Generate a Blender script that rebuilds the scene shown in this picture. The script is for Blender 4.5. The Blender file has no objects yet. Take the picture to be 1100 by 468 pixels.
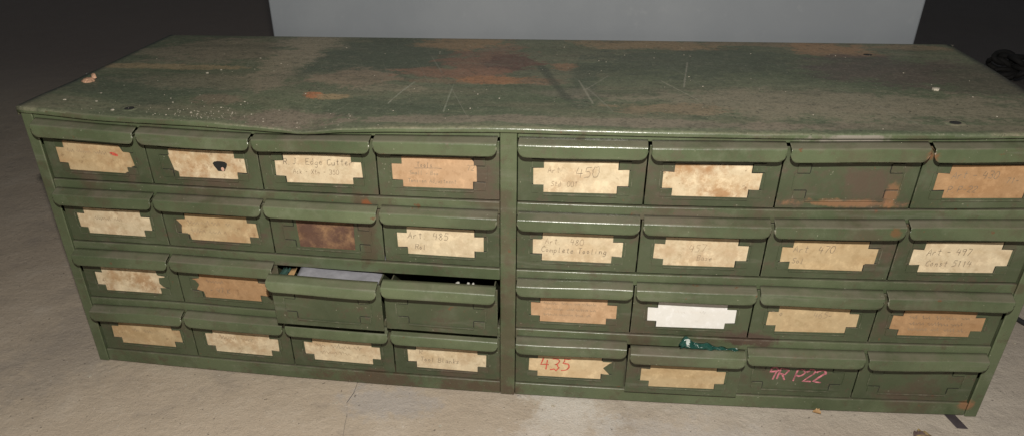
import bpy, bmesh, math, random
from mathutils import Vector, Matrix, noise
random.seed(7)
S = 0.5                                   # metres per build unit (half the cabinet's width)
scene = bpy.context.scene
COL = scene.collection

# ------------------------------------------------------------------ camera
cam_d = bpy.data.cameras.new("camera"); cam = bpy.data.objects.new("camera", cam_d); COL.objects.link(cam)
CAM = Vector((0.14059, -1.43039, 1.04249)) * S
cam.location = CAM
cam.rotation_mode = 'XYZ'
cam.rotation_euler = (0.984707, 0.015459, 0.132083)
cam_d.sensor_fit = 'HORIZONTAL'; cam_d.sensor_width = 36
cam_d.lens = 833.279 / 1100 * 36
cam_d.shift_x = (550 - 516.016) / 1100
cam_d.shift_y = (379.975 - 234) / 1100
cam_d.clip_start = 0.01; cam_d.clip_end = 200
scene.camera = cam

# ------------------------------------------------------------------ world and light
world = bpy.data.worlds.new("World"); scene.world = world; world.use_nodes = True
bg = world.node_tree.nodes['Background']
bg.inputs['Color'].default_value = (0.85, 0.92, 1.0, 1); bg.inputs['Strength'].default_value = 0.06
fl = bpy.data.lights.new("flash", 'POINT'); fl.shadow_soft_size = 0.008
fl.energy = 46; fl.color = (1.0, 0.945, 0.865)
flo = bpy.data.objects.new("flash", fl); COL.objects.link(flo)
Rm = cam.rotation_euler.to_matrix()
flo.location = CAM + Vector((0.008, -0.004, 0.165))
flo.rotation_euler = (Vector((0.02, -0.06, 0.06)) - flo.location).to_track_quat('-Z', 'Y').to_euler()
scene.view_settings.view_transform = 'Standard'; scene.view_settings.look = 'None'
scene.view_settings.exposure = 0.0; scene.view_settings.gamma = 1.0

# ------------------------------------------------------------------ node helpers
class NT:
    def __init__(s, name):
        s.m = bpy.data.materials.new(name); s.m.use_nodes = True; s.t = s.m.node_tree
        s.b = s.t.nodes['Principled BSDF']; s.tc = s.t.nodes.new('ShaderNodeTexCoord').outputs['Object']
    def n(s, typ, **k):
        o = s.t.nodes.new(typ)
        for a, v in k.items(): setattr(o, a, v)
        return o
    def put(s, sock, v):
        if isinstance(v, bpy.types.NodeSocket): s.t.links.new(v, sock)
        elif v is not None:
            if sock.type == 'RGBA' and len(v) == 3: v = (*v, 1)
            sock.default_value = v
    def math(s, op, a, b=None, c=None, clamp=False):
        o = s.n('ShaderNodeMath', operation=op, use_clamp=clamp)
        for i, v in enumerate((a, b, c)): s.put(o.inputs[i], v)
        return o.outputs[0]
    def vmath(s, op, a, b=None):
        o = s.n('ShaderNodeVectorMath', operation=op); s.put(o.inputs[0], a)
        if b is not None: s.put(o.inputs[1], b)
        return o.outputs['Value'] if op in ('LENGTH', 'DOT_PRODUCT') else o.outputs[0]
    def noise(s, scale, detail=4, rough=.55, vec=None, dist=0, stretch=None, seed=0, col=False):
        v = vec if vec is not None else s.tc
        if stretch: v = s.vmath('MULTIPLY', v, stretch)
        if seed: v = s.vmath('ADD', v, (seed * 1.37, seed * 2.11, seed * .73))
        o = s.n('ShaderNodeTexNoise'); s.put(o.inputs['Vector'], v)
        o.inputs['Scale'].default_value = scale; o.inputs['Detail'].default_value = detail
        o.inputs['Roughness'].default_value = rough; o.inputs['Distortion'].default_value = dist
        return o.outputs['Color' if col else 'Fac']
    def ramp(s, v, lo, hi, a=0., b=1.):
        o = s.n('ShaderNodeMapRange', interpolation_type='SMOOTHSTEP'); s.put(o.inputs[0], v)
        for i, x in zip((1, 2, 3, 4), (lo, hi, a, b)): o.inputs[i].default_value = x
        return o.outputs[0]
    def mix(s, f, a, b):
        o = s.n('ShaderNodeMix', data_type='RGBA'); s.put(o.inputs[0], f); s.put(o.inputs[6], a); s.put(o.inputs[7], b)
        return o.outputs[2]
    def blob(s, c, r, edge=.5, amt=1.0, nz=None):        # soft ragged ellipse: centre c, radii r, metres
        d = s.vmath('LENGTH', s.vmath('DIVIDE', s.vmath('SUBTRACT', s.tc, c), r))
        if nz is not None: d = s.math('ADD', d, s.math('MULTIPLY', s.math('SUBTRACT', nz, .5), 4.2))
        return s.ramp(d, 1 + edge * .5, 1 - edge * .5, 0, amt)
    def bump(s, h, strength=.3, dist=.001):
        o = s.n('ShaderNodeBump'); s.put(o.inputs['Height'], h); o.inputs['Strength'].default_value = strength
        o.inputs['Distance'].default_value = dist; s.put(s.b.inputs['Normal'], o.outputs[0])
    def out(s, col, rough=.5, metal=0., spec=.5):
        s.put(s.b.inputs['Base Color'], col); s.put(s.b.inputs['Roughness'], rough)
        s.put(s.b.inputs['Metallic'], metal); s.b.inputs['Specular IOR Level'].default_value = spec
        return s.m

RUST = (.19, .065, .025); ORANGE = (.33, .12, .045); BROWN = (.075, .052, .034); DUST = (.165, .14, .11)
def green_paint(name, dust=.7, grime=.5, stains=(), rough=.36, tone=1.0, wear=0):
    t = NT(name)
    big = t.noise(7, 5, .6); mid = t.noise(38, 6, .65, seed=3); fine = t.noise(260, 5, .7, seed=5)
    g = t.mix(t.ramp(big, .35, .65), tuple(tone * q for q in (.055, .071, .037)), tuple(tone * q for q in (.088, .108, .059)))
    g = t.mix(t.ramp(mid, .5, .75, 0, .45), g, tuple(tone * q for q in (.130, .145, .095)))
    gm = t.math('MULTIPLY', t.math('MAXIMUM', t.ramp(t.noise(14, 7, .7, seed=9), .5, .68), t.ramp(t.noise(48, 8, .78, seed=19), .52, .66, 0, .8)), grime)
    g = t.mix(gm, g, BROWN)
    # dry smears running along the sheet metal
    sm = t.ramp(t.noise(60, 5, .7, stretch=(.12, 1, 1), seed=11), .56, .72, 0, .4)
    g = t.mix(sm, g, (.15, .15, .115))
    ge = t.n('ShaderNodeNewGeometry'); sp = t.n('ShaderNodeSeparateXYZ'); t.put(sp.inputs[0], ge.outputs['Normal'])
    up = t.ramp(sp.outputs[2], .35, .9)
    du = t.math('MULTIPLY', t.math('MULTIPLY', up, t.ramp(t.noise(22, 7, .7, seed=2), .35, .6, .25, 1)), dust)
    g = t.mix(du, g, DUST)
    nz = t.noise(48, 6, .7, seed=21)
    ru = None
    for (c, r, col, a) in stains:
        k = t.blob(c, r, .9, a, nz); g = t.mix(k, g, col)
    spk = t.ramp(t.noise(420, 2, .5, seed=17), .73, .77, 0, .75)
    g = t.mix(spk, g, (.30, .29, .22))
    if wear:
        bv = t.n('ShaderNodeBevel', samples=3); bv.inputs['Radius'].default_value = .0011
        ed = t.ramp(t.vmath('DOT_PRODUCT', bv.outputs[0], ge.outputs['Normal']), .995, .90)
        g = t.mix(t.math('MULTIPLY', ed, t.ramp(t.noise(75, 5, .7, seed=41), .48, .62, 0, wear)), g, (.27, .25, .19))
    rs = t.ramp(t.noise(90, 4, .6, seed=31), .68, .74, 0, .8)
    g = t.mix(rs, g, (.13, .06, .03))
    r_ = t.math('ADD', t.math('MULTIPLY', mid, .3), rough - .17)
    r_ = t.math('ADD', r_, t.math('MULTIPLY', t.math('ADD', du, gm, clamp=True), .38), clamp=True)
    t.bump(t.math('ADD', t.math('MULTIPLY', big, 3.0), t.math('ADD', mid, t.math('MULTIPLY', fine, .3))), .35, .0012)
    return t.out(g, r_)

def U(x, y, z): return (x * S, y * S, z * S)
front_stains = [
    (U(0, 0, .17), U(.018, .1, .18), BROWN, .5), (U(0, 0, .34), U(.016, .1, .08), (.10, .075, .05), .3),
    (U(-.30, 0, .018), U(.13, .1, .02), BROWN, .85), (U(-.05, 0, .018), U(.09, .1, .016), BROWN, .8),
    (U(.965, 0, .03), U(.014, .1, .010), (.26, .12, .06), .7), (U(.50, 0, .175), U(.05, .1, .012), (.07, .045, .035), .9),
    (U(.62, 0, .475), U(.08, .1, .007), (.24, .12, .06), .7), (U(.695, 0, .492), U(.010, .1, .018), (.24, .12, .06), .6),
    (U(.735, 0, .57), U(.010, .1, .012), RUST, .6), (U(.71, 0, .432), U(.010, .1, .008), RUST, .45),
    (U(-.29, 0, .40), U(.018, .1, .07), BROWN, .7), (U(-.28, 0, .44), U(.008, .1, .01), RUST, .9),
    (U(-.62, 0, .36), U(.10, .1, .02), (.09, .055, .045), .6), (U(-.55, 0, .285), U(.05, .1, .02), (.08, .05, .04), .6),
    (U(.27, 0, .15), U(.02, .1, .03), BROWN, .6), (U(.98, 0, .31), U(.010, .1, .010), BROWN, .5),
    (U(.60, 0, .594), U(.06, .1, .013), (.22, .2, .17), .9), (U(.35, 0, .44), U(.09, .1, .012), (.12, .09, .07), .5),
]
M_frame = green_paint('green paint frame', .5, .72, front_stains, .26, 1.12, .8)
M_front = green_paint('green paint drawer front', .4, .9, front_stains, .38, .80, .5)  # grime made heavier to paint the hoods' shade into the faces
M_hood = green_paint('green paint handle', .55, .55, front_stains[8:12], .25, 1.12, .9)
M_fresh = green_paint('bright green paint handle', .4, .15, (), .30, 1.35, .6)
for n_ in M_fresh.node_tree.nodes: pass

# top sheet: worn dark green, with rust, tan smears and dust
def top_material():
    t = NT('worn green top sheet')
    big = t.noise(6, 6, .62, stretch=(.6, 1.6, 1)); nz = t.math('ADD', t.math('MULTIPLY', t.noise(34, 6, .7, seed=4, stretch=(.7, 1.0, 1)), .6), t.math('MULTIPLY', t.noise(140, 6, .75, seed=44, stretch=(.8, 1.0, 1)), .4))
    hz = t.noise(15, 6, .7, seed=8, stretch=(.35, 1.5, 1)); mid = t.noise(70, 7, .7, seed=6)
    g = t.mix(t.ramp(big, .38, .62), (.086, .108, .060), (.138, .152, .092))
    g = t.mix(t.ramp(hz, .45, .66, 0, .6), g, (.165, .145, .095))
    g = t.mix(t.ramp(mid, .5, .75, 0, .4), g, (.15, .135, .095))
    for (c, r, col, a) in TOPS: g = t.mix(t.blob(c, r, .5, a * .9, nz), g, col)
    m2 = t.noise(110, 8, .8, seed=16, stretch=(.8, 1, 1)); m3 = t.noise(26, 8, .75, seed=26, stretch=(.35, .8, 1))
    g = t.mix(t.ramp(m3, .49, .36, 0, .35), g, (.045, .056, .034)); g = t.mix(t.ramp(m3, .53, .68, 0, .4), g, (.21, .19, .13))
    g = t.mix(t.ramp(m2, .49, .36, 0, .5), g, (.05, .056, .036)); g = t.mix(t.ramp(m2, .54, .66, 0, .32), g, (.28, .25, .18))
    for i, ((ax, ay), (bx, by), w, col, am) in enumerate([((.118, .29), (.150, .12), .0022, (.28, .265, .20), .6), ((.29, .30), (.355, .16), .002, (.30, .28, .21), .6), ((.36, .46), (.335, .25), .0018, (.30, .28, .22), .6),
        ((-.232, .25), (-.256, .10), .0020, (.30, .30, .23), .7), ((-.145, .24), (-.135, .05), .0016, (.26, .27, .2), .6), ((.03, .40), (.10, .14), .010, (.045, .055, .036), .7), ((.18, .33), (.135, .22), .0016, (.3, .28, .22), .5), ((.40, .18), (.47, .11), .0022, (.27, .24, .17), .5)]):
        ab = Vector((bx - ax, by - ay, 0)) * S; pa = t.vmath('SUBTRACT', t.tc, (ax * S, ay * S, H * S))
        k = t.math('MULTIPLY', t.vmath('DOT_PRODUCT', pa, tuple(ab)), 1 / ab.length_squared, clamp=True)
        sc_ = t.n('ShaderNodeVectorMath', operation='SCALE'); sc_.inputs[0].default_value = tuple(ab); t.put(sc_.inputs['Scale'], k)
        df = t.vmath('MULTIPLY', t.vmath('SUBTRACT', pa, sc_.outputs[0]), (1, 1, 0))
        dd = t.math('ADD', t.vmath('LENGTH', df), t.math('MULTIPLY', t.math('SUBTRACT', nz, .5), .004 + w))
        g = t.mix(t.ramp(dd, w * S * 1.5, w * S * .3, 0, am), g, col)
    m4 = t.noise(300, 5, .75, seed=61); g = t.mix(t.ramp(m4, .50, .36, 0, .5), g, (.05, .052, .034)); g = t.mix(t.ramp(m4, .54, .66, 0, .28), g, (.25, .24, .18))
    for ang, sd in ((.5, 2), (-1.1, 7), (1.25, 12)):       # fine scratches in three directions
        mp = t.n('ShaderNodeMapping'); mp.inputs['Rotation'].default_value = (0, 0, ang); t.put(mp.inputs[0], t.tc)
        w = t.noise(55, 2, .5, vec=mp.outputs[0], stretch=(.03, 7, 1), seed=sd)
        g = t.mix(t.math('MULTIPLY', t.ramp(w, .69, .74, 0, .32), t.ramp(t.noise(9, 3, .5, seed=sd + 1), .48, .6)), g, (.26, .25, .2))
    g = t.mix(t.ramp(t.noise(330, 2, .5, seed=17), .70, .75, 0, .6), g, (.30, .28, .22))
    g = t.mix(t.ramp(t.noise(190, 2, .5, seed=27), .70, .75, 0, .8), g, (.03, .03, .02))
    t.bump(t.math('ADD', t.math('MULTIPLY', big, 6.0), mid), .3, .0012)
    return t.out(g, t.math('ADD', t.math('MULTIPLY', mid, .25), .45))
H = .6071; DP = .6908
TAN = (.28, .235, .16); GRN = (.066, .084, .054)
TOPS = [
    (U(-.35, .46, H), U(.20, .24, 1), GRN, .9), (U(.38, .46, H), U(.24, .13, 1), GRN, .8), (U(-.80, .16, H), U(.22, .09, 1), GRN, .7),
    (U(-.28, .08, H), U(.14, .05, 1), GRN, .7), (U(.13, .28, H), U(.03, .20, 1), GRN, .7), (U(.95, .16, H), U(.10, .05, 1), GRN, .5),
    (U(-.78, .52, H), U(.18, .13, 1), (.22, .18, .125), .8), (U(-.85, .345, H), U(.20, .022, 1), (.33, .24, .13), .75), (U(-.66, .22, H), U(.2, .05, 1), (.21, .18, .12), .6),
    (U(-.565, .60, H), U(.07, .13, 1), TAN, .85), (U(-.57, .42, H), U(.06, .17, 1), TAN, .9), (U(-.55, .24, H), U(.035, .08, 1), (.24, .2, .14), .8),
    (U(-.37, .28, H), U(.10, .08, 1), (.30, .22, .15), .75), (U(-.27, .20, H), U(.08, .03, 1), TAN, .6), (U(-.425, .145, H), U(.020, .020, 1), (.42, .16, .07), .95), (U(-.385, .14, H), U(.035, .015, 1), (.34, .24, .13), .8),
    (U(-.15, .26, H), U(.10, .025, 1), (.24, .16, .10), .6),
    (U(-.10, .44, H), U(.095, .17, 1), (.20, .105, .068), .95), (U(-.05, .44, H), U(.055, .09, 1), (.10, .050, .038), .85), (U(-.16, .33, H), U(.13, .05, 1), (.25, .135, .085), .9), (U(-.05, .275, H), U(.10, .035, 1), (.36, .17, .08), .9),
    (U(-.19, .63, H), U(.10, .075, 1), (.30, .19, .10), .85), (U(.085, .405, H), U(.025, .030, 1), (.30, .16, .09), .75), (U(.05, .27, H), U(.06, .03, 1), (.2, .15, .1), .7),
    (U(.27, .635, H), U(.17, .05, 1), (.30, .20, .11), .85), (U(.54, .665, H), U(.16, .025, 1), (.22, .16, .10), .8), (U(.72, .61, H), U(.10, .065, 1), (.33, .19, .10), .9), (U(.90, .645, H), U(.10, .03, 1), (.25, .18, .11), .8),
    (U(.76, .42, H), U(.15, .12, 1), (.088, .064, .055), .85), (U(.93, .38, H), U(.12, .14, 1), (.10, .08, .062), .7),
    (U(.62, .14, H), U(.40, .09, 1), (.24, .205, .145), .8), (U(.30, .10, H), U(.12, .035, 1), (.22, .16, .095), .7), (U(.10, .19, H), U(.08, .03, 1), (.17, .15, .11), .6),
    (U(.1, .010, H), U(.5, .022, 1), (.22, .18, .135), .85), (U(-.45, .02, H), U(.10, .04, 1), (.20, .155, .12), .8), (U(-.62, .10, H), U(.07, .03, 1), (.20, .15, .105), .7), (U(.75, .015, H), U(.3, .02, 1), (.2, .165, .12), .6),
]
M_top = top_material()

def simple(name, col, rough=.6, var=.25, scale=60, metal=0, bump=.2):
    t = NT(name); n_ = t.noise(scale, 6, .65)
    c = t.mix(t.ramp(n_, .3, .7), tuple(x * (1 - var) for x in col), tuple(x * (1 + var) for x in col))
    t.bump(n_, bump, .001)
    return t.out(c, rough, metal)
M_dark = simple('hole black', (.008, .008, .007), .9)
M_rust = simple('rusted metal', (.17, .075, .038), .85, .5, 90)
M_brass = simple('corroded brass', (.42, .25, .16), .5, .5, 300)
M_ink = simple('pencil ink', (.19, .145, .10), .7, .3)
M_inkf = simple('faded pencil', (.27, .20, .13), .8, .2)
M_red = simple('red crayon', (.50, .085, .055), .6, .3, 500)
M_pink = simple('pink chalk', (.42, .14, .17), .8, .5, 300)
M_inside = simple('dark drawer steel', (.05, .06, .035), .6, .3)

def paper(name, col, seed, blot=.35, dark=(.30, .19, .10), vgrad=.5):
    t = NT(name)
    a = t.noise(38, 6, .7, seed=seed); b = t.noise(95, 5, .7, seed=seed + 3); f = t.noise(30, 3, .5, seed=seed + 6, stretch=(.5, 1, 1.6))
    c = t.mix(t.ramp(a, .42, .66, 0, min(1, blot * 1.5)), col, dark)
    c = t.mix(t.ramp(f, .45, .7, 0, .35 * vgrad * 2), c, tuple(x * y for x, y in zip(col, (.80, .66, .5))))
    c = t.mix(t.ramp(b, .50, .66, 0, .5), c, tuple(min(.8, x * 1.35) for x in col))
    c = t.mix(t.ramp(b, .48, .34, 0, .35 * vgrad * 2), c, tuple(x * y for x, y in zip(col, (.62, .55, .45))))
    e = t.noise(110, 7, .75, seed=seed + 9); c = t.mix(t.ramp(e, .57, .68, 0, min(1, blot * 1.3)), c, tuple(x * .5 for x in dark))
    t.bump(t.math('ADD', a, b), .3, .0008)
    return t.out(c, .75, 0, .3)

# ------------------------------------------------------------------ geometry helpers
XK = [-1 + .25 * i for i in range(9)]
ROWZ = [.15440 + (3 - r) * .14207 for r in range(4)]
DZ = {0.0: [0] * 9,
      ROWZ[3]: [-.0003, .0058, .0036, .0024, -.0007, -.0011, -.0016, -.0007, .0006],
      ROWZ[2]: [.0001, .0037, .0014, -.0018, -.0039, -.0024, -.0009, -.0017, -.002],
      ROWZ[1]: [-.0015, 0, -.0004, -.0018, -.0027, -.0025, -.0013, .0037, .0088],
      ROWZ[0]: [.0039, -.0042, -.0075, -.002, .0014, .001, .0036, .0076, .0116]}
RIM = [(-1, .004), (-.98, .003), (-.8, -.007), (-.61, -.009), (-.49, -.015), (-.45, -.018), (-.39, -.023), (-.31, -.014), (-.21, -.008),
       (-.01, -.002), (.22, -.003), (.46, -.004), (.73, -.001), (.88, .002), (1, .003)]
def cosl(t): return (1 - math.cos(math.pi * t)) / 2
def interp(P, x):
    if x <= P[0][0]: return P[0][1]
    for (a, va), (b, vb) in zip(P, P[1:]):
        if x <= b: return va + (vb - va) * (.5 * cosl((x - a) / (b - a)) + .5 * (x - a) / (b - a))
    return P[-1][1]
LV = [(z, list(zip(XK, DZ[z]))) for z in sorted(DZ)] + [(H, RIM)]
def warp(x, y, z):                         # the old cabinet is bowed forward and dented along its top edge
    xc = max(-1, min(1, x)); fr = max(0, min(1.2, 1 - y / DP))
    dz = 0
    if z >= H: dz = interp(RIM, xc)
    elif z > 0:
        for (a, Pa), (b, Pb) in zip(LV, LV[1:]):
            if z <= b: dz = interp(Pa, xc) * (b - z) / (b - a) + interp(Pb, xc) * (z - a) / (b - a); break
    if x < -.85: x += .012 * (z / H) * min(1, (-.85 - x) / .12) * max(0, 1 - max(y, 0) / .5)
    tp = 1 if y < 0 else max(0, 1 - y / .2)
    tp = tp * tp * (3 - 2 * tp)
    return Vector((x, y - .03175 * (1 - xc * xc) * fr, z + dz * tp)) * S

def link(name, me, parent=None, mat=None):
    o = bpy.data.objects.new(name, me); COL.objects.link(o)
    if parent: o.parent = parent
    if mat:
        for m in (mat if isinstance(mat, (list, tuple)) else [mat]): me.materials.append(m)
    return o
class MB:
    def __init__(s): s.bm = bmesh.new()
    def box(s, x0, x1, y0, y1, z0, z1, mi=0, seg=.04, segy=None):
        nx = max(1, int(round((x1 - x0) / seg))); ny = max(1, int(round((y1 - y0) / segy))) if segy else 1
        def grid(f, nu, nv):
            V = [[s.bm.verts.new(f(i / nu, j / nv)) for j in range(nv + 1)] for i in range(nu + 1)]
            for i in range(nu):
                for j in range(nv):
                    fc = s.bm.faces.new((V[i][j], V[i + 1][j], V[i + 1][j + 1], V[i][j + 1])); fc.material_index = mi
        X = lambda u: x0 + (x1 - x0) * u; Y = lambda v: y0 + (y1 - y0) * v; Z = lambda v: z0 + (z1 - z0) * v
        grid(lambda u, v: (X(u), Y(v), z1), nx, ny); grid(lambda u, v: (X(u), Y(v), z0), nx, ny)
        grid(lambda u, v: (X(u), y0, Z(v)), nx, 1); grid(lambda u, v: (X(u), y1, Z(v)), nx, 1)
        grid(lambda u, v: (x0, Y(u), Z(v)), ny, 1); grid(lambda u, v: (x1, Y(u), Z(v)), ny, 1)
    def poly(s, pts, y0, y1, mi=0):         # polygon in the x-z plane with thickness in y
        a = [s.bm.verts.new((p[0], y0, p[1])) for p in pts]; b = [s.bm.verts.new((p[0], y1, p[1])) for p in pts]
        n = len(pts)
        for f in (a, b[::-1]): s.bm.faces.new(f).material_index = mi
        for i in range(n): s.bm.faces.new((a[i], b[i], b[(i + 1) % n], a[(i + 1) % n])).material_index = mi
    def ribbon(s, pts, w, y, mi=0):
        L = [];  n = len(pts)
        for i, p in enumerate(pts):
            a = Vector(pts[max(0, i - 1)]); b = Vector(pts[min(n - 1, i + 1)]); d = (b - a)
            d = d.normalized() if d.length > 1e-9 else Vector((1, 0)); q = Vector((-d.y, d.x)) * w / 2
            k = random.uniform(.75, 1.15)
            L.append((s.bm.verts.new((p[0] + q.x * k, y, p[1] + q.y * k)), s.bm.verts.new((p[0] - q.x * k, y, p[1] - q.y * k))))
        for a, b in zip(L, L[1:]): s.bm.faces.new((a[0], a[1], b[1], b[0])).material_index = mi
    def done(s, name, parent, mat, wf=warp, bevel=0, smooth=False, solid=0, weld=True):
        if weld: bmesh.ops.remove_doubles(s.bm, verts=s.bm.verts, dist=1e-6)
        bmesh.ops.recalc_face_normals(s.bm, faces=s.bm.faces)
        if wf:
            for v in s.bm.verts: v.co = wf(*v.co)
        me = bpy.data.meshes.new(name); s.bm.to_mesh(me); s.bm.free()
        for p in me.polygons: p.use_smooth = smooth
        o = link(name, me, parent, mat)
        if solid: m = o.modifiers.new('thickness', 'SOLIDIFY'); m.thickness = solid * S; m.offset = 0
        if bevel:
            m = o.modifiers.new('bevel', 'BEVEL'); m.width = bevel * S; m.segments = 3; m.limit_method = 'ANGLE'; m.angle_limit = math.radians(40)
            for p in me.polygons: p.use_smooth = True
            try: m.harden_normals = True
            except Exception: pass
        return o
def thing(name, label, cat, loc=(0, 0, 0), group=None):
    o = bpy.data.objects.new(name, None); COL.objects.link(o); o.location = loc; o.empty_display_size = .05
    o['label'] = label; o['category'] = cat
    if group: o['group'] = group
    return o
def tag(o, label, cat, group=None):
    o['label'] = label; o['category'] = cat
    if group: o['group'] = group
    return o

# ------------------------------------------------------------------ floor
def floor_material():
    t = NT('old concrete')
    a = t.noise(2.2, 6, .6); b = t.noise(14, 8, .7, seed=3); c = t.noise(120, 6, .75, seed=5)
    sx = t.n('ShaderNodeSeparateXYZ'); t.put(sx.inputs[0], t.tc)
    side = t.ramp(t.math('ADD', sx.outputs[0], t.math('MULTIPLY', t.math('SUBTRACT', b, .5), .5)), -.25, .35)
    g = t.mix(side, (.45, .375, .29), (.47, .42, .36))
    g = t.mix(t.ramp(a, .4, .65, 0, .45), g, (.36, .29, .215))
    g = t.mix(t.ramp(b, .5, .72, 0, .55), g, (.54, .47, .385))
    g = t.mix(t.ramp(b, .5, .3, 0, .45), g, (.25, .215, .185))
    g = t.mix(t.ramp(c, .55, .75, 0, .4), g, (.50, .46, .41)); g = t.mix(t.ramp(c, .42, .28, 0, .5), g, (.20, .17, .145))
    nz = t.noise(40, 7, .72, seed=12)
    for (cc, r, col, am) in [(U(.13, -.05, 0), U(.07, .05, .1), (.60, .57, .52), .7), (U(.14, -.12, 0), U(.08, .07, .1), (.56, .53, .48), .65), (U(.07, -.2, 0), U(.05, .05, .1), (.5, .45, .4), .5),
                         (U(-.25, -.09, 0), U(.1, .05, .1), (.36, .345, .34), .6), (U(.4, -.2, 0), U(.2, .1, .1), (.44, .42, .40), .5), (U(-1.1, .05, 0), U(.12, .2, .1), (.27, .24, .21), .4)]:
        g = t.mix(t.blob(cc, r, 1.0, am, nz), g, col)
    g = t.mix(t.ramp(t.noise(480, 4, .7, seed=33), .35, .65, 0, .3), g, (.33, .28, .22))
    g = t.mix(t.ramp(t.noise(300, 2, .5, seed=17), .68, .74, 0, .7), g, (.58, .54, .48))
    g = t.mix(t.ramp(t.noise(210, 2, .5, seed=19), .70, .75, 0, .7), g, (.06, .05, .045))
    # flash falloff painted in: floor colour darkens with distance, most at right
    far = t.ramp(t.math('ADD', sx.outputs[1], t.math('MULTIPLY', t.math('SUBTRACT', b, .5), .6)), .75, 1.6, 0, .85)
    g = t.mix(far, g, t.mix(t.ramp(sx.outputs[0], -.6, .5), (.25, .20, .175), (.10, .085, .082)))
    t.bump(t.math('ADD', t.math('MULTIPLY', b, 4), t.math('ADD', c, t.math('MULTIPLY', t.noise(600, 3, .6, seed=51), .5))), .6, .002)
    return t.out(g, .75, 0, .35)
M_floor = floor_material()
bm = bmesh.new()
crack = [(-.351, .02), (-.346, -.06), (-.352, -.10), (-.340, -.14), (-.334, -.18), (-.325, -.23), (-.335, -.35), (-.32, -.6)]
def fquad(x0, x1, y0, y1):
    f = bm.faces.new([bm.verts.new((x * S, y * S, 0)) for x, y in ((x0, y0), (x1, y0), (x1, y1), (x0, y1))])
# slab round the crack: two halves that part by under a millimetre, over a dark gap
BX0, BX1 = -20, 20
ys = [p[1] for p in crack]
fquad(BX0, BX1, .02, 24); fquad(BX0, BX1, -12, -.6)
for (xa, ya), (xb, yb) in zip(crack, crack[1:]):
    w = .0016
    for sd in (-1, 1):
        X = BX0 if sd < 0 else BX1
        v = [bm.verts.new((p[0] * S, p[1] * S, 0)) for p in ((xa + sd * w, ya), (X, ya), (X, yb), (xb + sd * w, yb))]
        bm.faces.new(v if sd > 0 else v[::-1])
    v = [bm.verts.new((p[0] * S, p[1] * S, -.0012)) for p in ((xa - w, ya), (xa + w, ya), (xb + w, yb), (xb - w, yb))]
    bm.faces.new(v)
bmesh.ops.remove_doubles(bm, verts=bm.verts, dist=1e-6)
bmesh.ops.recalc_face_normals(bm, faces=bm.faces)
for f in bm.faces:
    if f.normal.z < 0: f.normal_flip()
me = bpy.data.meshes.new('floor'); bm.to_mesh(me); bm.free()
fo = link('floor', me, None, M_floor); fo['kind'] = 'structure'

# ------------------------------------------------------------------ grey panel standing behind
t = NT('grey painted sheet')
nz = t.noise(5, 6, .6); n2 = t.noise(30, 6, .7, seed=4)
c = t.mix(t.ramp(nz, .35, .65), (.170, .186, .203), (.196, .212, .228))
c = t.mix(t.ramp(n2, .58, .75, 0, .3), c, (.26, .275, .28))
mp = t.noise(12, 2, .5, stretch=(1, 1, .1), seed=9); c = t.mix(t.ramp(mp, .66, .72, 0, .2), c, (.3, .31, .31))
t.bump(nz, .2, .004)
M_panel = t.out(c, .6)
pn = thing('metal_panel', 'smooth grey metal panel standing upright behind the green drawer cabinet', 'panel', U(.105, .76, 0))
mb = MB()
PY = .745
mb.box(-.733, .943, PY, PY + .05, 0.002, 2.0)
pb = mb.done('sheet', pn, M_panel, wf=lambda x, y, z: Vector((x, y, z)) * S - Vector(pn.location), bevel=.006)
for zz in (.03, 1.9):
    mb = MB(); mb.box(-.7, .91, PY + .052, PY + .085, zz, zz + .06)
    mb.done('stiffener', pn, M_panel, wf=lambda x, y, z: Vector((x, y, z)) * S - Vector(pn.location), bevel=.004)

# ------------------------------------------------------------------ cabinet body
cab = thing('storage_cabinet', 'wide worn green steel cabinet of thirty-two small drawers lying on concrete', 'cabinet')
T = .006; YF = 0.0
def part(name, mat, f, **k):
    mb = MB(); f(mb); return mb.done(name, cab, mat, **k)
part('side_panel', M_frame, lambda m: m.box(-1, -1 + T, .004, DP, .002, .598, segy=.06), bevel=.002)
part('side_panel', M_frame, lambda m: m.box(1 - T, 1, .004, DP, .002, .598, segy=.06), bevel=.002)
part('back_panel', M_frame, lambda m: m.box(-1 + T, 1 - T, DP - .006, DP - .001, .008, .598), bevel=.002)
part('bottom_panel', M_frame, lambda m: m.box(-1 + T, 1 - T, .02, DP - .007, .003, .008, segy=.08))
# top sheet with rolled front lip
def topf(mb):
    ny = [(-.0044, .5962), (-.0050, .5975), (-.0050, .601), (-.0046, .6040), (-.0030, .6062), (0, .6071)] + [(y, .6071) for y in (.012, .025, .04, .06, .085, .11, .15, .2, .28, .36, .44, .52, .6, .66, .684)] + [(.6890, .6063), (DP, .603), (DP, .592)]
    nx = 120; V = []
    for i in range(nx + 1):
        x = -1.003 + 2.006 * i / nx
        row = []
        for y, z in ny:
            w = 0.0
            if .01 < y < .68: w = .0022 * (noise.noise(Vector((x * 2.2, y * 3.5, 1))) + .4 * noise.noise(Vector((x * 6, y * 8, 4))))
            row.append(mb.bm.verts.new((x, y, z + w)))
        V.append(row)
    for i in range(nx):
        for j in range(len(ny) - 1): mb.bm.faces.new((V[i][j], V[i + 1][j], V[i + 1][j + 1], V[i][j + 1]))
    for e, sgn in ((0, -1), (nx, 1)):          # folded side lips
        prev = None
        for j in range(4, len(ny) - 3):
            a = V[e][j]; b = mb.bm.verts.new((a.co.x + sgn * .001, a.co.y, a.co.z - .004)); c = mb.bm.verts.new((a.co.x + sgn * .0008, a.co.y, a.co.z - .016))
            if prev: mb.bm.faces.new((prev[0], a, b, prev[1])); mb.bm.faces.new((prev[1], b, c, prev[2]))
            prev = (a, b, c)
part('top_panel', M_top, topf, smooth=True, solid=.002, weld=False)
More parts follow.
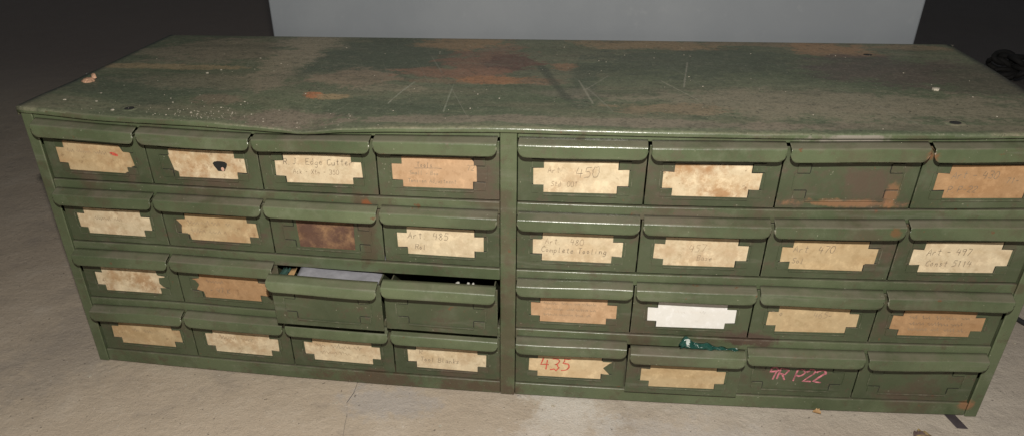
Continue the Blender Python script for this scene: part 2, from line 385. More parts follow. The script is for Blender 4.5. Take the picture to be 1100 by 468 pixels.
bpy.data.objects['top_panel'].data.materials.append(M_frame)
for p in bpy.data.objects['top_panel'].data.polygons:
    c_ = p.center
    if c_.z < .6035 * S and abs(p.normal.y) > .75: p.material_index = 1
# front frame: rails and posts
RL = [(-1 + T * 0, -.0165), (.0165, 1)]
EP = .0255
def frame_f(mb):
    for x0, x1 in ((-1 + EP, -.0165), (.0165, 1 - EP)):
        mb.box(x0, x1, YF, .012, ROWZ[0] + .002, .5998)
        mb.box(x0, x1, YF, .012, 0.003, .0345)
        for r in (1, 2, 3): mb.box(x0, x1, YF, .012, ROWZ[r] - .003, ROWZ[r] + .0222)
part('face_frame', M_frame, frame_f, bevel=.0022)
part('center_post', M_frame, lambda m: m.box(-.0160, .0160, -.0018, .016, .002, .5998), bevel=.0022)
part('corner_post', M_frame, lambda m: m.box(-1, -1 + EP - .0006, -.0018, .0035, .001, .5998), bevel=.0022)
part('corner_post', M_frame, lambda m: m.box(1 - EP + .0006, 1, -.0018, .0035, .001, .5998), bevel=.0022)
# small foot tab under the right front corner
mb = MB(); mb.box(.930, .952, -.046, .03, .0006, .0022, seg=1)
mb.done('foot_tab', cab, simple('dark tab', (.05, .04, .045), .7), wf=lambda x, y, z: Vector((x + (y) * -.22 + .006, y, z)) * S, bevel=.0006)
# bolt holes in the top sheet
def lathe(mb, cx, cy, z0, prof, n=20, sx=1, mi=0):
    rings = [[mb.bm.verts.new((cx + r * sx * math.cos(2 * math.pi * k / n), cy + r * math.sin(2 * math.pi * k / n), z0 + h)) for k in range(n)] for r, h in prof]
    for a, b in zip(rings, rings[1:]):
        for k in range(n): mb.bm.faces.new((a[k], a[(k + 1) % n], b[(k + 1) % n], b[k])).material_index = mi
    mb.bm.faces.new(rings[-1]).material_index = mi
for (hx, hy) in ((-.772, .045), (-.79, .60), (.78, .565), (.79, .055)):
    mb = MB(); zz = H + .0006
    lathe(mb, hx, hy, zz, [(.022, -.004), (.018, .0009), (.012, .0018), (.010, .001)])
    for f in mb.bm.faces: f.material_index = 0
    lathe(mb, hx, hy, zz, [(.0100, .0012), (.0099, .0011)], mi=1)
    mb.done('bolt_hole', cab, [M_top, M_dark], smooth=True, weld=False)
# corroded bolt by the left edge
mb = MB(); lathe(mb, -.965, .205, H, [(.016, -.002), (.016, .003), (.010, .0075), (.005, .0085)], n=7); lathe(mb, -.955, .215, H + .006, [(.006, 0), (.005, .008), (.002, .010)], n=8)
mb.done('bolt', cab, M_brass, bevel=.001, weld=False)

# ------------------------------------------------------------------ handwriting strokes on a 4 x 6 grid
G = {
 '0': ['1,0 0,2 0,4 1,6 3,6 4,4 4,2 3,0 1,0'], '1': ['1,5 2,6 2,0'], '2': ['0,5 1,6 3,6 4,5 4,4 0,0 4,0'], '3': ['0,6 3,6 4,5 3,3.3 1.5,3 3,2.8 4,1.5 3,0 0,0.3'],
 '4': ['1,6 0,2.5 4,2.5', '3.2,5 3,0'], '5': ['4,6 1,6 0.6,3.6 3,3.7 4,2 3,0.2 0,0'], '6': ['3,6 1,4 0,2 1,0 3,0 4,1.5 3,3 0.5,2.5'], '7': ['0,6 4,6 1.6,0'],
 '8': ['2,3.2 0.5,4.5 2,6 3.5,4.5 2,3.2 0,1.5 2,0 4,1.5 2,3.2'], '9': ['3.6,5 2,6 0,5 0.5,3.3 3.4,4 3.7,5.5 3,0'],
 'A': ['0,0 2,6 4,0', '0.8,2.2 3.2,2.2'], 'B': ['0,0 0,6 3,6 3.6,4.6 2.5,3.2 0,3', '2.5,3.2 4,1.8 3,0 0,0'], 'C': ['4,5 2.5,6 0.4,4.5 0.2,1.5 2,0 4,0.8'], 'E': ['4,6 0,6 0,0 4,0', '0,3 3,3'],
 'J': ['1,6 4,6', '3,6 3,1 1.5,0 0,1'], 'K': ['0,0 0,6', '4,6 0,2.7 4,0'], 'L': ['0,6 0,0 4,0'], 'N': ['0,0 0,6 4,0 4,6'], 'P': ['0,0 0,6 3,6 4,4.6 3,3 0,3'], 'R': ['0,0 0,6 3,6 4,4.6 3,3.1 0,3', '1.5,3 4,0'],
 'S': ['4,5.2 2.5,6 0.5,5 1,3.4 3,2.8 4,1.4 2.5,0 0,0.8'], 'T': ['0,6 4,6', '2,6 2,0'], 'X': ['0,0 4,6', '0,6 4,0'],
 'a': ['3,3 1,3.3 0,1.5 1,0 2.6,0.6 3,3 3.2,0.3 4,0'], 'b': ['0,6 0.2,0', '0.2,2 2,3 3.2,1.5 2,0 0.2,0.4'], 'c': ['3.2,2.8 1.5,3.3 0,1.6 1.2,0 3.4,0.5'], 'd': ['3,3 1,3 0,1.4 1,0 3,0.8', '3,6 3.2,0'],
 'e': ['0.2,1.6 3,1.9 2.4,3.2 1,3.2 0,1.5 1,0 3.3,0.5'], 'g': ['3,3 1,3.2 0,1.5 1.2,0.3 3,1.2', '3,3 3,-1.6 1.5,-2.4 0,-1.4'], 'i': ['1,3.2 1.2,0', '1,4.6 1.1,4.9'], 'j': ['2,3.2 2,-2 0,-1.6'],
 'k': ['0.3,6 0.3,0', '2.8,3 0.4,1.4 3,0'], 'l': ['1,6 1.1,0.3 2,0'], 'm': ['0,0 0,3 1.2,3 1.6,0', '1.6,2.4 3,3 3.6,0'], 'n': ['0,3 0.2,0', '0.2,2 1.8,3.2 2.8,2.2 3,0'], 'o': ['1.5,3.2 0,1.6 1.4,0 3,1.4 1.5,3.2'],
 'p': ['0,3 0.2,-2.4', '0.2,2.4 2,3.2 3,1.6 1.6,0 0.3,0.6'], 'r': ['0.2,3 0.4,0', '0.4,2 1.8,3.2 2.8,2.8'], 's': ['2.8,2.8 1,3.2 0.6,2 2.4,1.2 2,0 0,0.3'], 't': ['1.5,5.6 1.6,0.4 3,0.2', '0,3.8 3.2,4'],
 'u': ['0,3 0.3,0.6 1.8,0 2.8,1 3,3 3.2,0'], 'x': ['0,0 3,3', '0,3 3,0'], 'y': ['0,3 1.4,0.6', '3,3 0.6,-2.4'], '-': ['0.4,2.6 3.2,2.8'], '.': ['0.5,0 0.9,0.3'], ' ': [], ':': ['1,0.5 1.2,0.9', '1,2.6 1.2,3'],
}
def write(mb, text, x, z, h, w, y, mi, jit=.12, lean=.12, sp=1.35, slope=0, lim=None):
    k = h / 6; cx = x; fx = 1
    if lim is not None:
        tot = sum((4 * (.78 if q.islower() else .85) * sp - (1.2 if q == ' ' else 0)) * k for q in text)
        fx = min(1, (lim - x) / tot)
    for ch in text:
        gy = random.uniform(-.35, .35) * k
        wid = .78 if ch.islower() else .85
        for st in G.get(ch, []):
            pts = [tuple(map(float, q.split(','))) for q in st.split()]
            # smooth the stroke a little
            out = []
            for i, p in enumerate(pts[:-1]):
                n_ = pts[i + 1]
                out += [p, ((p[0] * .5 + n_[0] * .5), (p[1] * .5 + n_[1] * .5))]
            out.append(pts[-1])
            P_ = []
            for a, b in out:
                a += random.gauss(0, jit); b += random.gauss(0, jit)
                P_.append((cx + (a * wid + b * lean) * k * fx, z + b * k + gy + slope * (cx - x)))
            mb.ribbon(P_, w, y, mi)
        cx += (4 * wid * sp + (.0 if ch != ' ' else -1.2)) * k * fx
    return cx
def scrawl(mb, x0, x1, z, h, w, y, mi):      # a line of writing too faint to read
    x = x0
    while x < x1:
        n_ = random.randint(3, 7); P_ = []
        for i in range(n_ * 3):
            P_.append((x + i * h * .22, z + h * (.5 + .5 * math.sin(i * 2.1 + random.uniform(-.6, .6))) * random.uniform(.5, 1.1)))
            if x + i * h * .22 > x1: break
        if len(P_) > 2: mb.ribbon(P_, w, y, mi)
        x = P_[-1][0] + h * random.uniform(.5, 1.3)

# ------------------------------------------------------------------ drawers
def dspan(c):
    a, w = ((-1 + .0276), (1 - .0276 - .0159) / 4) if c < 4 else (.0159, (1 - .0276 - .0159) / 4)
    k = c % 4; return a + k * w + .0036, a + (k + 1) * w - .0036
FB = .1170           # face bottom lies this far under the row height
PULL = {(2, 2): .052, (2, 3): .040, (3, 5): .014}
CR = (.55, .43, .265); TN = (.44, .335, .195); BR = (.34, .21, .11); PK = (.43, .285, .17); WH = (.68, .67, .64); CM = (.55, .46, .315)
INK, FAD, RED, PNK = 1, 2, 3, 4
CARDS = {   # colour, blotchiness, outline kind, writing, rest of the label
 (0, 0): (TN, .5, 'ragged_right', [('scr', -.7, .5, .25, .3, FAD), ('dot', .55, .35)], 'tan card with a small red mark and a ragged right end'),
 (0, 1): (CM, .6, 'short_left', [('hole', .40, -.1)], 'blotchy cream card with a burnt black hole'),
 (0, 2): (CM, .25, 'full', [('R.J. Edge Cutter', -.80, .28, .50, INK), ('Ack - Xtn - 350', -.60, -.36, .36, FAD)], 'cream card written over two lines'),
 (0, 3): (PK, .2, 'fold', [('Tools', -.45, .34, .36, INK), ('line', -.5, .1, .27), ('Small - Box', -.62, -.16, .30, FAD), ('Tension Adjustment', -.66, -.68, .30, FAD), ('72', .65, .22, .4, FAD)], 'pinkish brown card with three lines of writing'),
 (0, 4): (CM, .3, 'full', [('Art', -.70, .24, .46, FAD), ('450', -.10, -.02, .78, INK), ('Std  001', -.62, -.62, .36, FAD)], 'cream card reading Art 450'),
 (0, 5): (CM, .7, 'full', [], 'blank cream card with brown water stains'),
 (0, 7): (BR, .25, 'full', [('Art - 430', -.72, .20, .50, INK), ('P.P-22', -.72, -.66, .44, INK), ('71-', .35, -.1, .4, INK)], 'brown card reading Art - 430 P.P-22'),
 (1, 0): (CM, .3, 'full', [('scr', -.5, .3, .1, .3, FAD)], 'plain cream card with no clear writing'),
 (1, 1): (TN, .4, 'ragged_left', [('scr', -.75, .35, .2, .35, FAD), ('scr', -.7, .2, -.45, .35, FAD)], 'tan card with two faded lines of writing'),
 (1, 2): ((.10, .055, .038), .5, 'block', [], 'rust-brown stained card'),
 (1, 3): (CM, .15, 'full', [('Art. 485', -.76, .16, .58, INK), ('Rol', -.60, -.62, .44, INK)], 'cream card reading Art. 485 Rol'),
 (1, 4): (CM, .2, 'full', [('Art.  480', -.72, .20, .48, FAD), ('Complete Tooling', -.80, -.38, .46, INK)], 'cream card reading Complete Tooling'),
 (1, 5): (CM, .3, 'full', [('457-', -.25, .05, .58, FAD), ('Base', -.05, -.58, .42, FAD)], 'cream card reading Base'),
 (1, 6): (TN, .12, 'full', [('Art  470', -.76, .18, .55, INK), ('Sol', -.74, -.60, .44, INK)], 'tan card reading Art 470 Sol'),
 (1, 7): (CM, .15, 'full', [('Art - 497', -.70, .16, .50, INK), ('Const 5114', -.66, -.60, .46, INK)], 'pale tan card reading Const 5114'),
 (2, 0): (CM, .6, 'torn_right', [], 'blotchy cream card with a torn right end'),
 (2, 1): (BR, .4, 'torn_left', [('scr', -.6, -.1, .25, .35, INK), ('- 47 K', -.55, -.52, .46, INK)], 'dark brown card with torn ends'),
 (2, 4): (PK, .3, 'full', [('scr', -.7, .6, .42, .22, FAD), ('scr', -.7, .6, -.05, .22, FAD), ('scr', -.7, .4, -.5, .22, FAD)], 'pinkish brown card with faded lines of writing'),
 (2, 5): (WH, .08, 'full', [('scr', -.4, .3, .1, .3, 5)], 'clean bright white card'),
 (2, 6): (TN, .12, 'full', [('o', -.75, .25, .5, INK), ('465', .0, .15, .5, FAD), ('-', .32, .1, .5, INK)], 'plain tan card with faint figures'),
 (2, 7): (BR, .2, 'full', [('scr', -.65, .7, .30, .30, INK), ('scr', -.6, .6, -.18, .30, INK), ('scr', -.6, .6, -.62, .28, FAD)], 'brown card with three lines of writing'),
 (3, 0): (TN, .4, 'full', [('scr', -.4, .2, .1, .35, FAD)], 'tan card curling at its upper corners'),
 (3, 1): (CM, .4, 'full', [('scr', -.6, .3, .15, .35, FAD)], 'mottled cream card without clear writing'),
 (3, 2): (CM, .35, 'full', [('scr', -.7, .5, .15, .4, INK), ('scr', -.6, .2, -.4, .35, FAD)], 'cream card with smudged pencil writing'),
 (3, 3): (CM, .35, 'full', [('R', -.7, .18, .45, FAD), ('Tool Blanks', -.68, -.42, .46, INK)], 'cream card reading Tool Blanks'),
 (3, 4): (CR, .1, 'notch_right', [('435', -.72, -.42, 1.0, RED)], 'cream card with 435 in red crayon'),
 (3, 5): (TN, .12, 'full', [], 'blank tan card'),
}
ORD = ['top', 'second', 'third', 'bottom']; CRD = ['far left', 'second from left', 'third from left', 'fourth from left', 'fifth from left', 'sixth from left', 'seventh from left', 'far right']
CW, CHH, TX, TZ = .0880, .0297, .0195, .0142      # card half sizes and corner tab sizes
def outline(kind):
    a, b, c, d = CW, CHH, CW - TX, CHH - TZ
    j = lambda: random.uniform(-.0012, .0012)
    TL = [(-a + j(), d), (-c, d + j()), (-c, b)]; TR = [(c, b), (c, d + j()), (a + j(), d)]
    BR_ = [(a + j(), -d), (c, -d + j()), (c, -b)]; BL = [(-c, -b), (-c, -d + j()), (-a + j(), -d)]
    if kind == 'ragged_right':
        TR = [(c - .006, b), (c, d + .002), (a - .004, d)]; BR_ = [(a, -d + .004), (a - .010, -d - .001), (a, -d - .007), (c + .006, -d - .007), (c + .004, -b), (c, -b + .004), (c - .006, -b)]
    if kind == 'short_left':
        TL = [(-c - .004, d), (-c - .001, b)]; BL = [(-c + .010, -b), (-c + .010, -d - .003), (-c + .002, -d)]
    if kind == 'fold': TR = [(c - .004, b), (c + .006, d + .003), (a - .012, d - .003)]; BR_ = [(a - .012, -d), (c, -d), (c, -b)]
    if kind == 'ragged_left': TL = [(-a - .003, d + .002), (-a + .006, d - .003), (-a + .008, -.002)][0:3] ; TL = TL[::-1][::-1] + [(-c, d + .001), (-c, b)]; BL = [(-c + .004, -b), (-c + .002, -d - .002), (-a + .004, -d), (-a + .006, -.004)]
    if kind == 'ragged_left': TL = [(-a + .008, .003), (-a - .002, d), (-c - .001, d + .002), (-c, b)]
    if kind == 'torn_left':
        TL = [(-a + .016, .001), (-a + .010, d - .004), (-a + .002, d - .001), (-c, d + .002), (-c + .002, b)]; BL = [(-c + .006, -b), (-c + .004, -d), (-a + .008, -d + .004), (-a + .014, -.002)]
    if kind == 'torn_right':
        TR = [(c, b), (c + .004, d + .001), (a, d - .001), (a - .002, d - .003), (c + .004, d - .005)]; BR_ = [(c + .002, -.004), (c + .010, -d + .003), (a, -d), (c + .004, -d - .003), (c + .002, -b)]
    if kind == 'notch_right':
        TR = [(c, b), (c, d + .002), (a + .004, d), (a - .002, d - .003)]; BR_ = [(c + .004, -.001), (a, -d - .003), (c, -d), (c, -b)]
    if kind == 'block': return [(-.060, -b), (.058, -b), (.060, b + .004), (-.062, b + .004)]
    return BL + TL + TR + BR_ if False else (BL[::-1][::-1] + TL + TR + BR_)
def hood_mesh(mb, xl, xr, z, p, seed):
    n = 34; rad = .0165
    prof = [(-.0005, .0056), (-.010, .0044), (-.020, .0028), (-.0260, .0016), (-.0270, .0014), (-.0284, .0007), (-.0294, -.0006), (-.0299, -.0024), (-.03000, -.0036), (-.0305, -.009), (-.0310, -.0155), (-.0313, -.0198), (-.0306, -.0212)]
    prof = [(y_ * .82 if y_ < -.001 else y_, z_ - .0022 * min(1, -y_ / .02)) for y_, z_ in prof]
    V = []
    us = [0, .004, .010, .018, .028, .042, .06] + [.06 + .88 * i / 22 for i in range(1, 22)] + [.94, .958, .972, .982, .990, .996, 1]
    rnd = random.Random(seed); bend = rnd.uniform(-.0012, .0012); ph = rnd.uniform(0, 6)
    for u in us:
        x = xl + (xr - xl) * u; e = min(x - xl, xr - x)
        low = -.0234
        if e < rad: low = -.0234 + rad * .98 * (1 - math.sqrt(max(0, 1 - (1 - e / rad) ** 2)))
        wob = bend * math.sin(u * 5 + ph)
        row = []
        for yy, zz in prof:
            z2 = max(zz, low); y2 = yy
            if zz < low: y2 = min(y2, -.0246)
            row.append(mb.bm.verts.new((x, -p + y2 + wob * (zz < 0), z + z2 + wob * .5)))
        V.append(row)
    for a, b in zip(V, V[1:]):
        for j in range(len(prof) - 1):
            try: mb.bm.faces.new((a[j], b[j], b[j + 1], a[j + 1]))
            except ValueError: pass
def card_mats(key):
    col, blot = CARDS[key][0], CARDS[key][1]
    return paper('card paper', col, 11 + key[0] * 8 + key[1] * 3, blot, (.34, .20, .10) if col is not WH else (.5, .45, .4), .5 if col is not WH else .1)
M_white_ink = simple('pale pencil', (.55, .52, .48), .8)
for r in range(4):
    for c in range(8):
        xl, xr = dspan(c); z = ROWZ[r]; p = PULL.get((r, c), 0); yf = .0025 - p
        fb = z - FB; ft = z - .0055; xm = (xl + xr) / 2
        mb = MB()
        mb.box(xl - .0022, xr + .0022, yf, yf + .004, fb, ft)
        for q in (xl + .006, xr - .0095): mb.box(q, q + .003, yf + .0045, .60 - p, fb + .004, z - .016, segy=.1)
        mb.box(xl + .0095, xr - .010, yf + .0045, .60 - p, fb + .003, fb + .0055, segy=.1)
        mb.box(xl + .0095, xr - .010, .597 - p, .60 - p, fb + .006, z - .016)
        mb.box(xl + .004, xr - .004, -p - .021, yf - .0003, z - .0085, z - .0066)
        if (r, c) == (3, 6):   # pink chalk writing straight on the steel
            write(mb, '9R P22', xm - .062, z - .0745, .029, .0040, yf - .0006, 1, jit=.22, lean=.18, sp=1.22, slope=-.03)
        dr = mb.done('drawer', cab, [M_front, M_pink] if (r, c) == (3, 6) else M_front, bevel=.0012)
        where = f'{ORD[r]} row, {CRD[c]}'
        state = 'drawer pulled part way out, its holder empty' if (r, c) in ((2, 2), (2, 3)) else None
        if (r, c) == (0, 6): state = 'drawer without a card, rust along its label holder'
        if (r, c) == (3, 6): state = 'drawer with 9R P22 chalked in pink on the bare steel'
        if (r, c) == (3, 7): state = 'plain drawer without any card'
        if (r, c) in CARDS: state = 'drawer with ' + CARDS[(r, c)][4]
        dr['label'] = f'{state}, {where}'
        mb = MB(); hood_mesh(mb, xl, xr, z, p, r * 8 + c)
        h = mb.done('handle', dr, M_fresh if (r, c) in ((1, 2), (2, 2), (2, 3), (3, 2), (3, 3)) else M_hood, smooth=True, solid=.0024, weld=False)
        # stamped label holder: four corner tabs and a ledge
        cx, cz = xm, z - .0676; yt = yf - .0002
        mb = MB()
        for sx in (-1, 1):
            for sz in (-1, 1):
                x0, x1 = sorted((cx + sx * (CW - TX + .001), cx + sx * (CW + .0035))); z0, z1 = sorted((cz + sz * (CHH - TZ + .0008), cz + sz * (CHH + .002)))
                mb.box(x0, x1, yt - .0016, yt - .0001, z0, z1, seg=1)
        mb.box(cx - CW + TX, cx + CW - TX, yt - .0026, yt - .0001, cz - CHH - .0062, cz - CHH - .0035)
        for sx in (-1, 1): mb.box(cx + sx * (CW + .0062) - .001, cx + sx * (CW + .0062) + .001, yt - .0016, yt - .0001, cz - CHH + TZ, cz + CHH - TZ, seg=1)
        mb.box(cx - CW + TX, cx + CW - TX, yt - .0014, yt - .0001, cz + CHH + .0025, cz + CHH + .0045)
        for sx in (-1, 1):
            for sz in (-1, 1):
                xa_ = cx + sx * (CW - TX); za_ = cz + sz * (CHH - TZ)
                x0, x1 = sorted((xa_, cx + sx * (CW + .003)))
                mb.box(x0, x1, yt - .0006, yt - .0001, za_ - .0008, za_ + .0006, mi=1)
                z0, z1 = sorted((za_ + sz * .001, cz + sz * (CHH + .001)))
                mb.box(xa_ - .0007, xa_ + .0007, yt - .0006, yt - .0001, z0, z1, mi=1)
        mb.done('label_holder', dr, [M_front, M_dark], bevel=.0004)
        if (r, c) not in CARDS: continue
        col, blot, kind, wr, _ = CARDS[(r, c)]
        mb = MB(); rot = random.uniform(-.012, .012); ox, oz = random.uniform(-.0015, .0015), random.uniform(-.0012, .0006)
        O = outline(kind)
        Z0 = yf - .0009
        mb.poly([(q[0], q[1]) for q in O], Z0, Z0 + .0006)
        yi = Z0 - .00035
        for w_ in wr:
            if w_[0] == 'scr': scrawl(mb, w_[1] * CW, w_[2] * CW, w_[3] * CHH, w_[4] * CHH, .0011, yi, w_[5])
            elif w_[0] == 'line': mb.ribbon([(w_[1] * CW, w_[3] * CHH), (0, w_[3] * CHH + .001), (w_[2] * CW, w_[3] * CHH)], .0011, yi, INK)
            elif w_[0] == 'dot':
                mb.poly([(w_[1] * CW + .007 * math.cos(a) * (1.3), w_[2] * CHH + .0035 * math.sin(a) - .002 * math.cos(a)) for a in [k * .7 for k in range(9)]], yi, yi + .0002, RED)
            elif w_[0] == 'hole':
                mb.poly([(w_[1] * CW + .0135 * (1 + .25 * math.sin(3 * a)) * math.cos(a), w_[2] * CHH + .0135 * (1 + .2 * math.cos(2 * a)) * math.sin(a)) for a in [k * .393 for k in range(16)]], yi, yi + .0002, 6)
                mb.poly([(w_[1] * CW + .004 + .0035 * math.cos(a), w_[2] * CHH - .006 + .0045 * math.sin(a)) for a in [k * .785 for k in range(8)]], yi - .0006, yi - .0004, 7)
            else: write(mb, w_[0], w_[1] * CW, w_[2] * CHH, w_[3] * CHH * (1 if w_[4] == RED else .85), .0030 if w_[4] == RED else .0011, yi, w_[4], jit=.15, lim=CW * (.96 if abs(w_[2]) < .3 else .80))
        for v in mb.bm.verts:
            x_, y_, z_ = v.co; v.co = (cx + ox + x_ - z_ * rot, y_, cz + oz + z_ + x_ * rot)
        for kx in range(-4, 5): bmesh.ops.bisect_plane(mb.bm, geom=mb.bm.verts[:] + mb.bm.edges[:] + mb.bm.faces[:], plane_co=(cx + kx * .0195 + .003, 0, 0), plane_no=(1, 0, 0))
        bmesh.ops.triangulate(mb.bm, faces=[f for f in mb.bm.faces if len(f.verts) > 4])
        cm = card_mats((r, c))
        cd = mb.done('label_card', dr, [cm, M_ink, M_inkf, M_red, M_pink, M_white_ink, M_dark, simple('burnt edge', (.45, .27, .2), .8)], weld=False)
        cd['label'] = CARDS[(r, c)][4]

# ------------------------------------------------------------------ things inside the open drawers
def sheet(name, pts, mat, label, cat, nx=24, ny=8, crumple=.002, seed=0, group=None, thick=.0008, wf=warp):
    # bilinear patch of four unit-space corners, crumpled
    A, B, C_, D_ = map(Vector, pts); mb = MB(); V = []
    for i in range(nx + 1):
        row = []
        for j in range(ny + 1):
            u, v = i / nx, j / ny
            P_ = (A * (1 - u) + B * u) * (1 - v) + (D_ * (1 - u) + C_ * u) * v
            q = Vector((u * 6, v * 3, seed * 3.3))
            P_ = P_ + Vector((noise.noise(q), noise.noise(q + Vector((9, 0, 0))), noise.noise(q + Vector((0, 9, 0))))) * crumple
            row.append(mb.bm.verts.new(P_))
        V.append(row)
    for i in range(nx):
        for j in range(ny): mb.bm.faces.new((V[i][j], V[i + 1][j], V[i + 1][j + 1], V[i][j + 1]))
    o = mb.done(name, None, mat, wf=wf, smooth=True, solid=thick, weld=False)
    return tag(o, label, cat, group)
z2 = ROWZ[2]; xa, xb = dspan(2)
M_env = simple('grey white paper', (.27, .27, .30), .7, .15, 80)
sheet('envelope', [(xa + .050, -.055, z2 - .008), (xb - .008, -.055, z2 - .012), (xb - .010, .10, z2 - .014), (xa + .048, .10, z2 - .008)], M_env, 'pale grey envelope inside the pulled-out drawer', 'envelope', crumple=.0035, seed=1)
sheet('cardboard_piece', [(xa + .033, -.050, z2 - .008), (xa + .046, -.050, z2 - .008), (xa + .044, -.005, z2 - .003), (xa + .030, -.005, z2 - .006)], simple('cardboard', (.42, .26, .12), .8), 'small brown cardboard corner beside the grey envelope in the open drawer', 'cardboard', nx=6, ny=4, crumple=.002, seed=4)
sheet('green_wrapper', [(xa + .010, -.048, z2 - .012), (xa + .030, -.048, z2 - .011), (xa + .028, -.0, z2 - .006), (xa + .012, -.0, z2 - .008)], simple('dark green wrapper', (.03, .07, .06), .35), 'dark green scrap at the left end of the open drawer', 'scrap', nx=8, ny=5, crumple=.004, seed=6)
xa, xb = dspan(3)
for i, (dx, w) in enumerate(((.150, .010), (.172, .007), (.182, .006))):
    mb = MB(); k = xa + dx
    bmesh.ops.create_icosphere(mb.bm, subdivisions=2, radius=1)
    for v in mb.bm.verts:
        n_ = 1 + .35 * noise.noise(v.co * 2 + Vector((i * 5, 0, 0))); v.co = Vector((k + v.co.x * w * .45 * n_, -.018 + v.co.y * .008 * n_, z2 - .007 + v.co.z * .0035 * n_))
    tag(mb.done('paper_scrap', None, simple('white scrap', (.5, .49, .46), .7, .1), smooth=True), ['widest white paper scrap in the right pulled-out drawer', 'middle white paper scrap in the right pulled-out drawer', 'smallest, rightmost white paper scrap in the right pulled-out drawer'][i], 'paper scrap', 'white scraps in the right pulled-out drawer')
# teal plastic wrapper squeezed out above the sixth drawer of the bottom row
t = NT('teal printed plastic'); n1 = t.noise(65, 3, .5, seed=5)
cc = t.mix(t.ramp(n1,   .64, .67), (.012, .055, .043), (.45, .50, .47)); t.bump(t.noise(90, 4), .5, .003)
M_teal = t.out(cc, .22)
z3 = ROWZ[3]; xa, xb = dspan(5)
mb = MB(); V = []
nx, ny = 46, 12
for i in range(nx + 1):
    u = i / nx; x = xa + .100 + .118 * u
    hgt = .025 * (1 - u) ** 1.6 * min(1, u * 9 + .35) + .0015; row = []
    for j in range(ny + 1):
        v = j / ny
        q = Vector((u * 9, v * 4, 2)); k = .0055
        yy = -.004 - .012 * math.sin(v * 3.1) * (1 - .5 * u); zz = z3 + .002 + hgt * (1 - v) * (0.9 + .25 * math.sin(u * 17)) 
        row.append(mb.bm.verts.new(Vector((x, yy - .006, zz + .003)) + Vector((noise.noise(q), noise.noise(q + Vector((7, 0, 0))) , noise.noise(q + Vector((0, 7, 0))))) * k))
    V.append(row)
for i in range(nx):
    for j in range(ny): mb.bm.faces.new((V[i][j], V[i + 1][j], V[i + 1][j + 1], V[i][j + 1]))
tag(mb.done('plastic_wrapper', None, M_teal, smooth=True, solid=.0006, weld=False), 'crumpled teal and white plastic wrapper squeezed out above a bottom-row drawer', 'plastic wrapper')

# ------------------------------------------------------------------ loose things on the floor
M_leaf = NT('dry leaf'); l_ = M_leaf.noise(90, 4, .6); M_leaf = M_leaf.out(M_leaf.mix(M_leaf.ramp(l_, .45, .6), (.09, .06, .055), (.30, .22, .09)), .7)
raw = lambda x, y, z: Vector((x, y, z)) * S
def leaf(cx, cy, L, W, ang, mat, label, name='dry_leaf', cat='leaf'):
    mb = MB(); n_ = 14; V = []
    for i in range(n_ + 1):
        u = i / n_; wd = W * math.sin(math.pi * u) ** .7 * (1 + .2 * math.sin(u * 23)); row = []
        for v in (-1, -.5, 0, .5, 1):
            a, b = (u - .5) * L, v * wd
            row.append(mb.bm.verts.new((cx + a * math.cos(ang) - b * math.sin(ang), cy + a * math.sin(ang) + b * math.cos(ang), .0025 + .010 * (v * v) * wd / W + .006 * u * u * (L / .05))))
        V.append(row)
    for a, b in zip(V, V[1:]):
        for j in range(4): mb.bm.faces.new((a[j], b[j], b[j + 1], a[j + 1]))
    return tag(mb.done(name, None, mat, wf=raw, smooth=True, solid=.0005, weld=True), label, cat)
leaf(.860, -.092, .042, .015, .5, M_leaf, 'curled dry yellow and purple leaf on the concrete in front of the cabinet')
leaf(.668, -.028, .018, .0030, -.5, simple('orange chip', (.36, .22, .10), .7), 'small orange wood chip on the floor at the cabinet base', 'wood_chip', 'wood chip')
# cord running out from behind the right side
mb = MB()
pts = [Vector(q) for q in ((1.20, .66, .008), (1.225, .56, .008), (1.238, .47, .008), (1.262, .40, .008), (1.30, .34, .008), (1.37, .30, .008), (1.50, .29, .008))]
def tube(mb, pts, r, n=8, mi=0):
    R_ = []
    for i, p_ in enumerate(pts):
        d = (pts[min(i + 1, len(pts) - 1)] - pts[max(0, i - 1)]).normalized(); a = d.orthogonal().normalized(); a = (Vector((0, 0, 1)) - d * d.z); a = a.normalized() if a.length > .1 else d.orthogonal().normalized(); b = d.cross(a)
        R_.append([mb.bm.verts.new(p_ + (a * math.cos(2 * math.pi * k / n) + b * math.sin(2 * math.pi * k / n)) * r) for k in range(n)])
    for a, b in zip(R_, R_[1:]):
        for k in range(n): mb.bm.faces.new((a[k], a[(k + 1) % n], b[(k + 1) % n], b[k])).material_index = mi
    mb.bm.faces.new(R_[0]); mb.bm.faces.new(R_[-1])
def crom(P, k=8):
    out = []
    for i in range(len(P) - 1):
        a, b, c, d = P[max(i - 1, 0)], P[i], P[i + 1], P[min(i + 2, len(P) - 1)]
        for j in range(k):
            t_ = j / k; out.append(.5 * ((2 * b) + (c - a) * t_ + (2 * a - 5 * b + 4 * c - d) * t_ ** 2 + (3 * b - a - 3 * c + d) * t_ ** 3))
    return out + [P[-1]]
tube(mb, crom(pts), .006)
tag(mb.done('cord', None, simple('black rubber', (.02, .02, .022), .6), wf=raw, smooth=True), 'black cord on the floor beside the right side of the cabinet', 'cord')
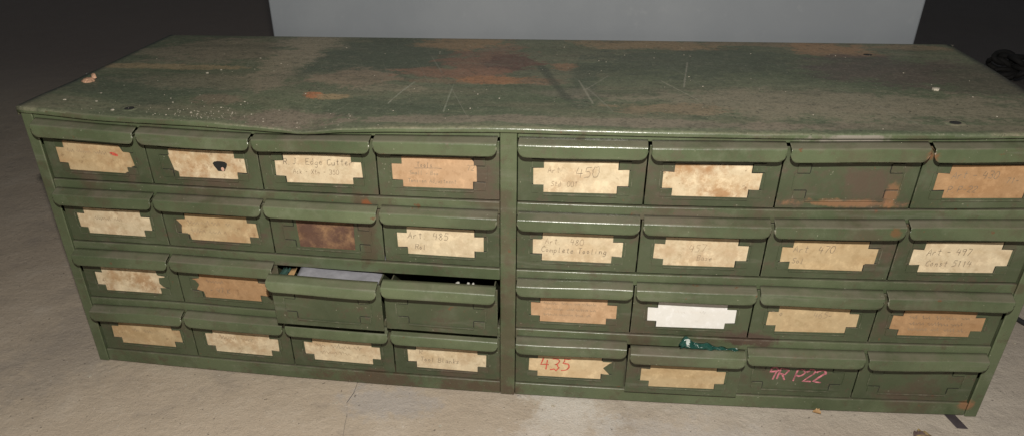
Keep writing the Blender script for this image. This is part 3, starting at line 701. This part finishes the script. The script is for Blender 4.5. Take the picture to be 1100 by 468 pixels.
# dark heap of chain in the shade at upper right
mb = MB(); rnd = random.Random(3)
for i in range(26):
    cx, cy = 2.29 + rnd.uniform(-.13, .24), 2.80 + rnd.uniform(-.14, .16); cz = .03 + rnd.uniform(0, .10) * (1 - abs(cx - 2.37) * 2)
    m = Matrix.Rotation(rnd.uniform(0, 3.1), 3, 'Z') @ Matrix.Rotation(rnd.uniform(-1.2, 1.2), 3, 'X')
    P_ = [Vector((cx, cy, max(cz, .028))) + m @ Vector((.055 * math.cos(a), .034 * math.sin(a), 0)) for a in [k * 2 * math.pi / 14 for k in range(15)]]
    P_ = [Vector((q.x, q.y, max(q.z, .013))) for q in P_]
    tube(mb, P_, .012)
tag(mb.done('chain_heap', None, simple('dark oily steel', (.015, .014, .013), .8, .4), wf=raw, smooth=True, weld=False), 'dark heap of heavy chain in the shadow beyond the cabinet', 'chain')
# grit and paint flakes: nobody could count them
M_grit = simple('grit', (.40, .36, .29), .8, .3, 900)
mb = MB(); rnd = random.Random(11)
def flake(mb, x, y, z, s_, w):
    pts_ = [(x + s_ * rnd.uniform(.6, 1.2) * math.cos(a), y + s_ * rnd.uniform(.6, 1.2) * math.sin(a)) for a in (0, 1.3, 2.5, 3.9, 5.1)]
    top = [mb.bm.verts.new((a, b, z + s_ * .5)) for a, b in pts_]; bot = [mb.bm.verts.new((a, b, z)) for a, b in pts_]
    mb.bm.faces.new(top); mb.bm.faces.new(bot[::-1])
    for k in range(5): mb.bm.faces.new((bot[k], bot[(k + 1) % 5], top[(k + 1) % 5], top[k]))
for i in range(260):
    x, y = rnd.uniform(-1.8, 1.6), rnd.uniform(-.5, .9)
    if -1.03 < x < 1.03 and y > -.035: continue
    flake(mb, x, y, .0002, rnd.choice((.0012, .0016, .0022, .004)) * rnd.uniform(.7, 1.3), 0)
for (x, y, s_) in ((-2.1, 2.0, .02), (-1.75, 1.45, .018), (-1.5, 1.25, .012), (2.2, 3.6, .03), (-1.62, 1.2, .02)): flake(mb, x, y, .0002, s_ * .5, 0)
o = mb.done('grit', None, M_grit, wf=raw, weld=False); o['kind'] = 'stuff'; o['label'] = 'loose grit and crumbs scattered on the concrete floor'
mb = MB()
for i in range(230):
    if i < 120: x, y = rnd.choice((rnd.gauss(-.60, .05), rnd.gauss(-.55, .22))), abs(rnd.gauss(.01, .05)) + .006
    else: x, y = rnd.uniform(-.98, .98), rnd.uniform(.01, .66)
    if not -.98 < x < .98: continue
    flake(mb, x, y, H + .0016 , rnd.choice((.0007, .0009, .0009, .0014)) * rnd.uniform(.7, 1.4), 0)
for (x, y, s_) in ((.83, .27, .008), (-.86, .07, .0035), (-.93, .06, .004), (-.80, .03, .0035), (-.88, .12, .003), (-.72, .30, .0035), (-.70, .33, .003)): flake(mb, x, y, H + .001, s_, 0)
o = mb.done('paint_flakes', None, M_grit, weld=False); o['kind'] = 'stuff'; o['label'] = 'pale paint flakes and grit scattered on the cabinet top'
